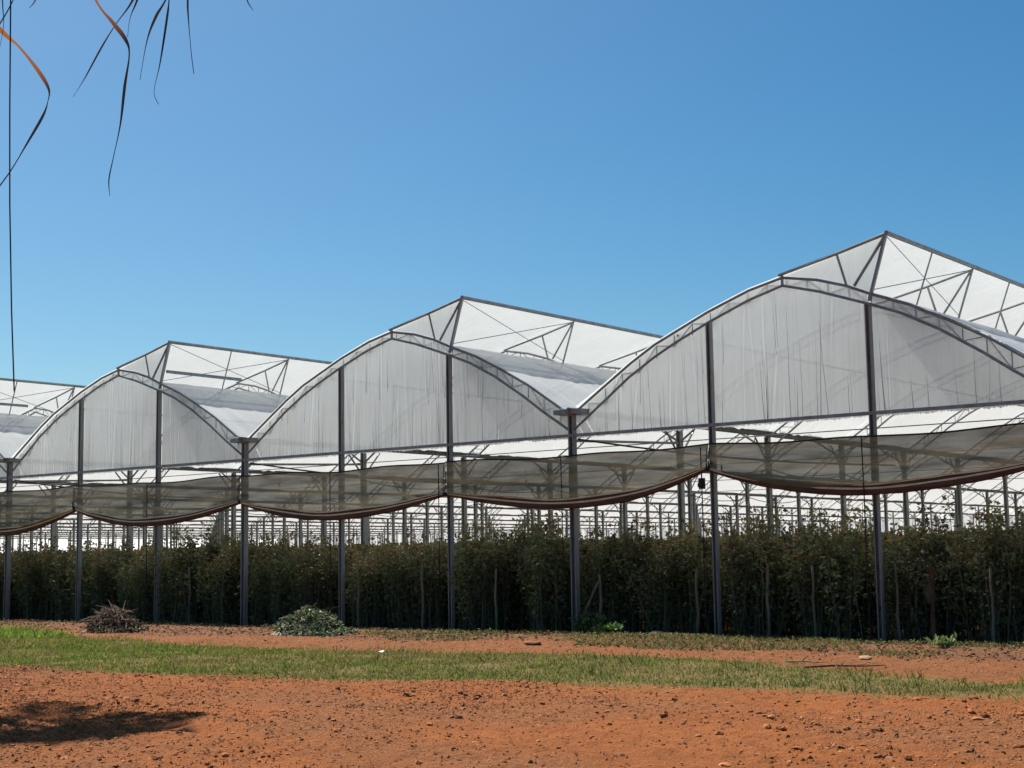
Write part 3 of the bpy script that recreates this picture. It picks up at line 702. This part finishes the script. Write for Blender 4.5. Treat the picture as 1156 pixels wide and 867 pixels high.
# clods on the track
ico_v = []; ph = (1+5**.5)/2
for s1 in (-1, 1):
    for s2 in (-1, 1): ico_v += [(0, s1, s2*ph), (s1, s2*ph, 0), (s2*ph, 0, s1)]
ico_v = unit(np.array(ico_v, float)); ico_f = []
for a in range(12):
    for b in range(a+1, 12):
        for c in range(b+1, 12):
            A, Bb, Cc = ico_v[[a, b, c]]
            if max(np.linalg.norm(A-Bb), np.linalg.norm(Bb-Cc), np.linalg.norm(A-Cc)) < 1.1:
                ico_f.append((a, b, c) if np.dot(np.cross(Bb-A, Cc-A), A) > 0 else (a, c, b))
ico_f = np.array(ico_f)
OCT = np.array([(1, 0, 0), (-1, 0, 0), (0, 1, 0), (0, -1, 0), (0, 0, 1), (0, 0, -1.0)]); OCF = np.array([(0, 2, 4), (2, 1, 4), (1, 3, 4), (3, 0, 4), (2, 0, 5), (1, 2, 5), (3, 1, 5), (0, 3, 5)])
def clods(x, y, s, ico_v=ico_v, ico_f=ico_f):
    q = len(ico_v); n = len(x); sc_ = s[:, None, None]*rng.uniform(.6, 1.3, (n, 1, 3))*np.array([1, 1, .62])
    V_ = ico_v[None]*(1+rng.normal(size=(n, q, 1))*.2); a = rng.uniform(0, 6.28, n)
    V_ = V_*sc_; ca, sa = np.cos(a)[:, None], np.sin(a)[:, None]
    V_ = np.stack([V_[..., 0]*ca-V_[..., 1]*sa, V_[..., 0]*sa+V_[..., 1]*ca, V_[..., 2]], 2)
    V_ = V_+np.stack([x, y, gz(x, y)+s*.15], 1)[:, None]
    F_ = (ico_f[None]+np.arange(n)[:, None, None]*q).reshape(-1, 3)
    c = pick([(.24, .088, .034), (.30, .108, .040), (.18, .075, .036), (.21, .10, .052), (.33, .14, .06)], n, .15)
    return V_.reshape(-1, 3), F_, np.repeat(c, q, 0)
def track(x, y): return (1-grass_mask(x, y))*sstep(-8.0, -9.5, y)
n = 300000; x = rng.uniform(13.5, 34.5, n); y = rng.uniform(-18.5, -8, n)
k = rng.random(n) < (.30+.70*sstep(29.5, 25, x+.5*(y+13)))*(1-.8*rut(x, y))*track(x, y)*(.30+.60*sstep(.40, .62, fbm(x*.5+2.2, y*.6+8, 4))); x, y = x[k], y[k]
s = .005+.016*rng.random(len(x))**2.8
n2 = 3000; x2 = rng.uniform(15, 34, n2); y2 = rng.uniform(-18, -8.5, n2); k = rng.random(n2) < track(x2, y2)*(.15+.85*sstep(.42, .62, fbm(x2*.5+2.2, y2*.6+8, 4))); x2, y2 = x2[k], y2[k]
n3 = 5000; x3 = rng.uniform(5, 32, n3); y3 = rng.uniform(-5.6, -2.6, n3); k = (rng.random(n3) < .8*(1-grass_mask(x3, y3))); x3, y3 = x3[k], y3[k]
V_, F_, C_ = join([clods(np.concatenate([x, x3]), np.concatenate([y, y3]), np.concatenate([s, .008+.02*rng.random(len(x3))**3]), OCT, OCF), clods(x2, y2, .018+.028*rng.random(len(x2))**2)])
tag(link('clods', np_mesh('clods', V_, F_, M['clod'], C_)), 'loose red clods and gravel scattered over the dirt track', 'clods', None, 'stuff')

# ------------------------------------------------------------------ heaps, weeds and bits lying about
def heap(name, label, cat, loc, rx, ry, h, nleaf, cols, twigs, size, mound_mt):
    t = empty(name, (loc[0], loc[1], float(gz(*loc)))); tag(t, label, cat)
    f = lambda x, y: h*np.clip(1-((x+.14*rx)/rx)**2*(1+.4*np.sign(x))-(y/ry)**2, 0, 1)**.9*np.clip(1-(x/rx)**4, 0, 1)*np.clip(1-(y/ry)**4, 0, 1)*(.15+1.75*fbm(x*2.4+loc[0], y*2.4+7, 3))
    gx = np.linspace(-rx, rx, 22); X_, Y_ = np.meshgrid(gx, np.linspace(-ry, ry, 18)); Z_ = f(X_, Y_)*.8-.03
    i = (np.arange(17)[:, None]*22+np.arange(21)[None]).ravel()[:, None]
    link('core', np_mesh('core', np.stack([X_.ravel(), Y_.ravel(), Z_.ravel()], 1), np.concatenate([i, i+1, i+23, i+22], 1), mound_mt, None, True), t)
    r = np.sqrt(rng.random(nleaf)); a = rng.uniform(0, 6.28, nleaf); x = r*rx*1.05*np.cos(a); y = r*ry*1.05*np.sin(a)
    P = np.stack([x, y, f(x, y)*rng.uniform(.7, 1.12, nleaf)+rng.uniform(0, .05, nleaf)], 1)
    v = leaves(P, rng.uniform(*size, nleaf), rng.normal(size=(nleaf, 3))*[1, 1, .6]+np.array([0, 0, .1]), pick(cols, nleaf, .25), .55)
    link('leaves', np_mesh('leaves', v[0], v[1], M['leaf'], v[2]), t)
    mb = MB()
    for q in range(twigs):
        aa = random.uniform(0, 6.28); rr = random.uniform(.1, .95); c = Vector((rx*rr*math.cos(aa), ry*rr*math.sin(aa), 0)); c.z = float(f(c.x, c.y))
        d = Vector((random.gauss(0, 1), random.gauss(0, 1), random.uniform(-.2, .6))).normalized()*random.uniform(.15, .5)
        mb.tube([c-d*.6, c+Vector((0, 0, .05)), c+d], [.008, .006, .004], 4)
    mb.build('twigs', M['wood'], t)
heap('pruning_heap', 'heap of dry brown rose prunings with a few green sprigs on the bank', 'heap', (8.75, -3.0), .78, .55, .40, 1300, [(.12, .075, .05), (.18, .12, .07), (.09, .055, .04), (.07, .045, .03), (.10, .10, .04)], 90, (.05, .12), M['sack'])
heap('cutting_mound', 'mound of fresh dark green leafy cuttings dumped on the bank', 'heap', (14.6, -2.6), .92, .6, .40, 1500, [(.045, .075, .03), (.06, .095, .04), (.035, .055, .025), (.09, .12, .06), (.11, .13, .08)], 30, (.06, .13), M['stem'])
def weed_clump(loc, r, h, n, cols, label, size):
    t = empty('weed_clump', (loc[0], loc[1], float(gz(*loc)))); tag(t, label, 'weed')
    mb = MB(); P = []
    for q in range(max(5, n//40)):
        a = random.uniform(0, 6.28); d = r*random.random(); e = Vector((d*math.cos(a), d*math.sin(a)*.7, h*random.uniform(.5, 1)))
        mb.tube([(e.x*.4, e.y*.4, 0), (e.x*.7, e.y*.7, e.z*.6), e], [.007, .005, .003], 4)
        for s_ in range(max(6, n//max(5, n//40))): tt = random.uniform(.25, 1.0); P.append((e.x*(.4+.6*tt)+random.gauss(0, .05), e.y*(.4+.6*tt)+random.gauss(0, .05), e.z*tt+random.gauss(0, .02)+.02))
    P = np.array(P); v = leaves(P, rng.uniform(*size, len(P)), rng.normal(size=(len(P), 3))+np.array([0, 0, .3]), pick(cols, len(P), .2), .6)
    mb.build('stems', M['stem'], t); link('leaves', np_mesh('leaves', v[0], v[1], M['leaf'], v[2]), t)
weed_clump((20.35, -1.25), .42, .36, 500, [(.05, .09, .035), (.07, .12, .05), (.04, .07, .03)], 'leafy dark green weed clump at the foot of the leaning brace pole', (.06, .13))
weed_clump((20.9, -1.45), .40, .22, 420, [(.09, .18, .03), (.11, .21, .035), (.08, .15, .03)], 'bright green low weed clump spreading beside the darker weeds', (.04, .08))
weed_clump((27.55, -2.1), .26, .13, 70, [(.08, .12, .04), (.11, .15, .05)], 'small broad-leaved weed alone on the bare bank under the sack stake', (.07, .14))
def rock(loc, s, label, name='stone', mt='stone', cat='stone'):
    me_v = ico_v*np.array(s)*(1+rng.normal(size=(12, 1))*.15)
    # one subdivision for a rounded, uneven outline
    mid = {}; V2 = list(me_v); F2 = []
    def mp(a, b):
        k_ = (min(a, b), max(a, b))
        if k_ not in mid: V2.append((me_v[a]+me_v[b])*.545*(1+rng.normal()*.04)); mid[k_] = len(V2)-1
        return mid[k_]
    for a, b, c in ico_f: x_, y_, z_ = mp(a, b), mp(b, c), mp(c, a); F2 += [(a, x_, z_), (x_, b, y_), (z_, y_, c), (x_, y_, z_)]
    o = link(name, np_mesh(name, np.array(V2), np.array(F2), M[mt]), None, (loc[0], loc[1], float(gz(*loc))+s[2]*.45)); tag(o, label, cat)
rock((21.75, -1.1), (.19, .13, .10), 'ochre stone resting among the weeds on the bank')
rock((20.6, -3.3), (.17, .10, .045), 'flat earth lump on the dirt strip below the green weed clump', 'earth_lump', 'lump', 'lump')
rock((27.1, -3.95), (.10, .08, .045), 'small pale stone on the dirt strip near the fallen branch')
br = MB().tube([(-.42, -.25, .03), (-.1, -.02, .05), (.25, .12, .045), (.55, .22, .06)], [.014, .016, .012, .006], 6).tube([(.1, .05, .05), (.2, .3, .05)], [.009, .004], 5).tube([(-.15, -.05, .05), (-.3, .12, .06)], [.008, .004], 5)
tag(br.build('fallen_branch', M['redwood'], None, (27.55, -5.75, float(gz(27.55, -5.75)))), 'dark fallen branch lying where dirt strip meets the grass', 'branch')
tw = MB().tube([(-.3, 0, .025), (0, .05, .035), (.32, .03, .03)], [.012, .011, .006], 6)
tag(tw.build('dry_twig', M['wood'], None, (26.7, -5.1, float(gz(26.7, -5.1)))), 'thin pale dry twig on the dirt strip beside the dark branch', 'twig')
pc = MB(); pv = [(-.14, -.05, .05), (-.05, -.08, .10), (.06, -.05, .08), (.15, .0, .13), (-.12, .06, .07), (-.02, .05, .13), (.08, .07, .09), (.14, .09, .10)]
pv = [(a*.6, b*.7, c*.7) for a, b, c in pv]; pc.add(pv+[(a, b, c-.006) for a, b, c in pv], [(0, 1, 5, 4), (1, 2, 6, 5), (2, 3, 7, 6), (12, 13, 9, 8), (13, 14, 10, 9), (14, 15, 11, 10), (0, 4, 12, 8), (3, 11, 15, 7), (0, 8, 9, 1), (1, 9, 10, 2), (2, 10, 11, 3), (4, 5, 13, 12), (5, 6, 14, 13), (6, 7, 15, 14)])
tag(pc.build('paper_scrap', M['paper'], None, (19.5, -5.95, float(gz(19.5, -5.95))-.02)), 'crumpled white paper scrap lying on the grass', 'litter')

# ------------------------------------------------------------------ palms
def world(px, py, d):   # a point d metres ahead of where the photographer stood
    v = CAM+(F+RT*(px-578)/FPX-UP*(py-433.5)/FPX)*d; return Vector(v)
def ribbon(pts, widths, cols, dens=5):
    pts = [Vector(p) for p in pts]; n = len(pts); fine = []; fw = []; fc = []
    for i in range(n-1):
        p0 = pts[max(i-1, 0)]; p1 = pts[i]; p2 = pts[i+1]; p3 = pts[min(i+2, n-1)]
        for q in range(dens):
            t = q/dens; fine.append(.5*((2*p1)+(p2-p0)*t+(2*p0-5*p1+4*p2-p3)*t*t+(3*p1-p0-3*p2+p3)*t**3))
            fw.append((widths[i]*(1-t)+widths[i+1]*t)*(.78+.30*math.sin((i+t)*2.3+pts[0].x*40))); fc.append(np.array(cols[i])*(1-t)+np.array(cols[i+1])*t)
    fine.append(pts[-1]); fw.append(widths[-1]); fc.append(np.array(cols[-1])); k = len(fine)
    V_ = []; C_ = []; F_ = []
    side = Vector((RT[0], RT[1], 0)).normalized()
    for i, p in enumerate(fine):
        d = (fine[min(i+1, k-1)]-fine[max(i-1, 0)]).normalized(); s_ = side-d*side.dot(d)
        s_ = s_.normalized() if s_.length > .2 else d.orthogonal().normalized()
        nn = d.cross(s_)
        V_ += [p-s_*fw[i]/2+nn*fw[i]*.18, p, p+s_*fw[i]/2+nn*fw[i]*.18]; C_ += [fc[i]]*3
    for i in range(k-1):
        for q in range(2): a = i*3+q; F_.append((a, a+1, a+4, a+3))
    return np.array([tuple(v) for v in V_]), np.array(F_), np.array(C_)
def frond_mesh(base, tip_dir, length, droop, leaf_len, nl, seed, cut=None):
    """rachis arc and leaflets, in the palm's own frame; returns rachis MB and leaflet arrays"""
    rg = np.random.default_rng(seed); t = np.linspace(0, 1, 12); d = Vector(tip_dir).normalized()
    hd = Vector((d.x, d.y, 0)).normalized()
    pts = [Vector(base)+hd*length*q*(1-.25*q)*math.hypot(d.x, d.y)+Vector((0, 0, d.z*length*q-droop*q*q)) for q in t]
    mb = MB().tube(pts, [.028*(1-.8*q)+.003 for q in t], 6)
    parts = []
    sd = hd.cross(Vector((0, 0, 1)))
    for i in range(nl):
        q = .15+.85*i/nl; f_ = q*11; a = int(min(f_, 10)); p = pts[a].lerp(pts[a+1], f_-a); tg = (pts[a+1]-pts[a]).normalized()
        for sg in (-1, 1):
            L = leaf_len*math.sin(math.pi*(.12+.8*q))*rg.uniform(.8, 1.15)
            dr = (sd*sg*.85+tg*.55+Vector((0, 0, .25+rg.normal()*.1))).normalized()
            e = [p, p+dr*L*.45, p+dr*L*.8+Vector((0, 0, -L*.14)), p+dr*L*.98+Vector((0, 0, -L*.4))]
            if cut and any(cut(v) for v in e): continue
            g = rg.uniform(.8, 1.2); c = [np.array((.05, .085, .03))*g]*3+[np.array((.12, .09, .045))]
            parts.append(ribbon(e, [.016, .046, .034, .006], c, 2))
    return mb, parts
def palm(loc, height, label, fronds, seed, special=None, cut=None):
    root = empty('palm_tree', loc); tag(root, label, 'palm tree', 'palms beside the dirt track')
    mb = MB(); k = 22; pts = []; rr = []
    for i in range(k):
        t = i/(k-1); pts.append((.06*math.sin(t*3), .05*math.sin(t*2+1), -.2+(height+.2)*t)); rr.append((.19-.05*t)*(1.10 if i % 2 else .95)*(1.3 if i == 0 else 1))
    mb.tube(pts, rr, 12); mb.build('trunk', M['trunk'], root, smooth=True)
    top = Vector(pts[-1])
    for i, (az, el, L, dr) in enumerate(fronds):
        d = (math.cos(az)*math.cos(el), math.sin(az)*math.cos(el), math.sin(el))
        mb, parts = frond_mesh(top, d, L, dr, .66, 58, seed*50+i, cut)
        fr = mb.build('frond', M['palm_leaf_stalk'], root, smooth=True)
        if parts:
            v = join(parts); link('leaflets', np_mesh('leaflets', v[0], v[1], M['palm_leaf'], v[2]), fr)['kind'] = 'stuff'
    return root, top
M['palm_leaf_stalk'] = principled('palm_stalk', [(.3, (.10, .11, .04)), (.7, (.22, .19, .08))], 10, .6)
# palm further along the track, whose shade falls on the red earth
fr2 = [(R(a), R(e), 2.9, dr) for a, e, dr in [(2, 30, 1.3), (28, 45, 1.2), (58, 25, 1.5), (95, 40, 1.3), (130, 20, 1.6), (165, 45, 1.2), (200, 25, 1.5), (235, 40, 1.3), (270, 20, 1.6), (305, 42, 1.2), (-24, 22, 1.6), (-12, 62, 1.0), (120, 68, .9), (250, 65, .9), (15, 12, 1.5), (180, 10, 1.6)]]
palm((16.3, -13.0, float(gz(16.3, -13.0))), 10.95, 'leafy palm standing beside the track, casting the feathery shadow on the earth', fr2, 2)
# the near palm, whose drooping leaflets hang into view
DL = 6.3
tp = world(-560, 60, 6.6); base = Vector((tp.x, tp.y, float(gz(tp.x, tp.y))))
def inview(v):
    q = np.array(base+v)-CAM; z = q@F
    return z > .5 and 578+FPX*(q@RT)/z > -25 and 433.5-FPX*(q@UP)/z > -25
ang = math.atan2(RT[1], RT[0])
fr1 = [(ang+R(a), R(e), 2.2, dr) for a, e, dr in [(60, 35, 1.0), (95, 20, 1.4), (130, 45, 1.0), (165, 25, 1.4), (200, 40, 1.2), (235, 20, 1.5), (270, 45, 1.1), (300, 20, 1.3), (180, 70, .8), (80, 65, .8)]]
root, top = palm(base, tp.z-base.z, 'near palm with dry curled leaflets dangling from a drooping frond', fr1, 1, cut=inview)
arc = [(-560, 40), (-430, -90), (-300, -160), (-150, -185), (0, -175), (130, -140), (230, -95), (310, -50)]
mb = MB().tube([world(x, y, DL)-base for x, y in arc], [.026, .024, .022, .019, .016, .013, .010, .006], 7)
dry = mb.build('frond', M['palm_leaf_stalk'], root, smooth=True)
dry['label'] = 'drooping dry frond reaching over the track'
OR = (.42, .17, .05); MID_SHADE = (.035, .03, .028); DK_SHADE = (.025, .022, .022); px = DL/FPX  # dry orange painted as if backlit; the darks paint in shaded undersides
def leaflet(pts, wid, cols, dd=0.0):
    P = [world(x, y, DL+dd*i/len(pts))-base for i, (x, y) in enumerate(pts)]
    v = ribbon(P, [q*px*.66 for q in wid], cols)
    link('leaflet', np_mesh('leaflet', v[0], v[1], M['palm_leaf'], v[2], True), dry)
leaflet([(-190, -180), (-80, -50), (0, 33), (20, 51), (42, 78), (55, 100), (54, 115), (48, 132), (30, 163), (12, 193), (-8, 220)], [6, 8, 8, 8, 7.5, 5, 3, 4.5, 4.5, 3.5, 1.5], [OR]*4+[(.34, .14, .05), MID_SHADE]+[DK_SHADE]*5, .15)
leaflet([(40, -168), (75, -70), (108, 0), (127, 25), (142, 45), (146, 62), (141, 97), (136, 140), (128, 178), (123, 203), (124, 221)], [6, 7, 7, 7.5, 6.5, 5, 5, 3.5, 2.8, 2, 1], [OR]*3+[(.30, .12, .05), MID_SHADE]+[DK_SHADE]*6, -.1)
leaflet([(190, -115), (165, -40), (150, 0), (131, 27), (115, 53), (97, 86), (83, 109)], [5, 4.5, 4, 3, 3, 2.5, 1], [MID_SHADE]*2+[DK_SHADE]*5, .2)
leaflet([(185, -118), (168, -40), (155, 0), (147, 20), (144, 42)], [4, 4, 3.5, 2.2, 1], [DK_SHADE]*5)
leaflet([(215, -103), (205, -40), (187, 0), (176, 19), (166, 46), (158, 90)], [4, 5, 5, 4.5, 3.2, 1.2], [DK_SHADE]*6, .1)
leaflet([(210, -105), (196, -40), (191, 0), (189, 18), (181, 70), (174, 103), (179, 118)], [4, 5, 4.5, 4, 2.8, 1.6, .9], [DK_SHADE]*7, -.1)
leaflet([(235, -92), (214, -30), (212, 0), (213, 25), (216, 60), (219, 84)], [3.5, 4, 3.2, 3, 2, 1], [DK_SHADE]*6)
leaflet([(290, -60), (277, -20), (279, 0), (286, 12)], [3, 3, 2, .9], [DK_SHADE]*4)
leaflet([(20, -172), (5, -60), (3, 0), (4, 30), (-4, 70)], [4, 3, 2, 2, 1], [DK_SHADE]*5)
leaflet([(60, -162), (35, -50), (13, 4), (-6, 36)], [4, 3, 2.5, 2], [DK_SHADE]*4)
leaflet([(70, -160), (55, -60), (42, -5), (33, 9)], [4, 3, 2.2, 1], [DK_SHADE]*4)
mb = MB().tube([world(x, y, DL)-base for x, y in [(14, -173), (12, 0), (11, 120), (11, 230), (13, 350), (16, 442)]], .0032, 5)
mb.build('hanging_fibre', M['dark_rope'], dry)
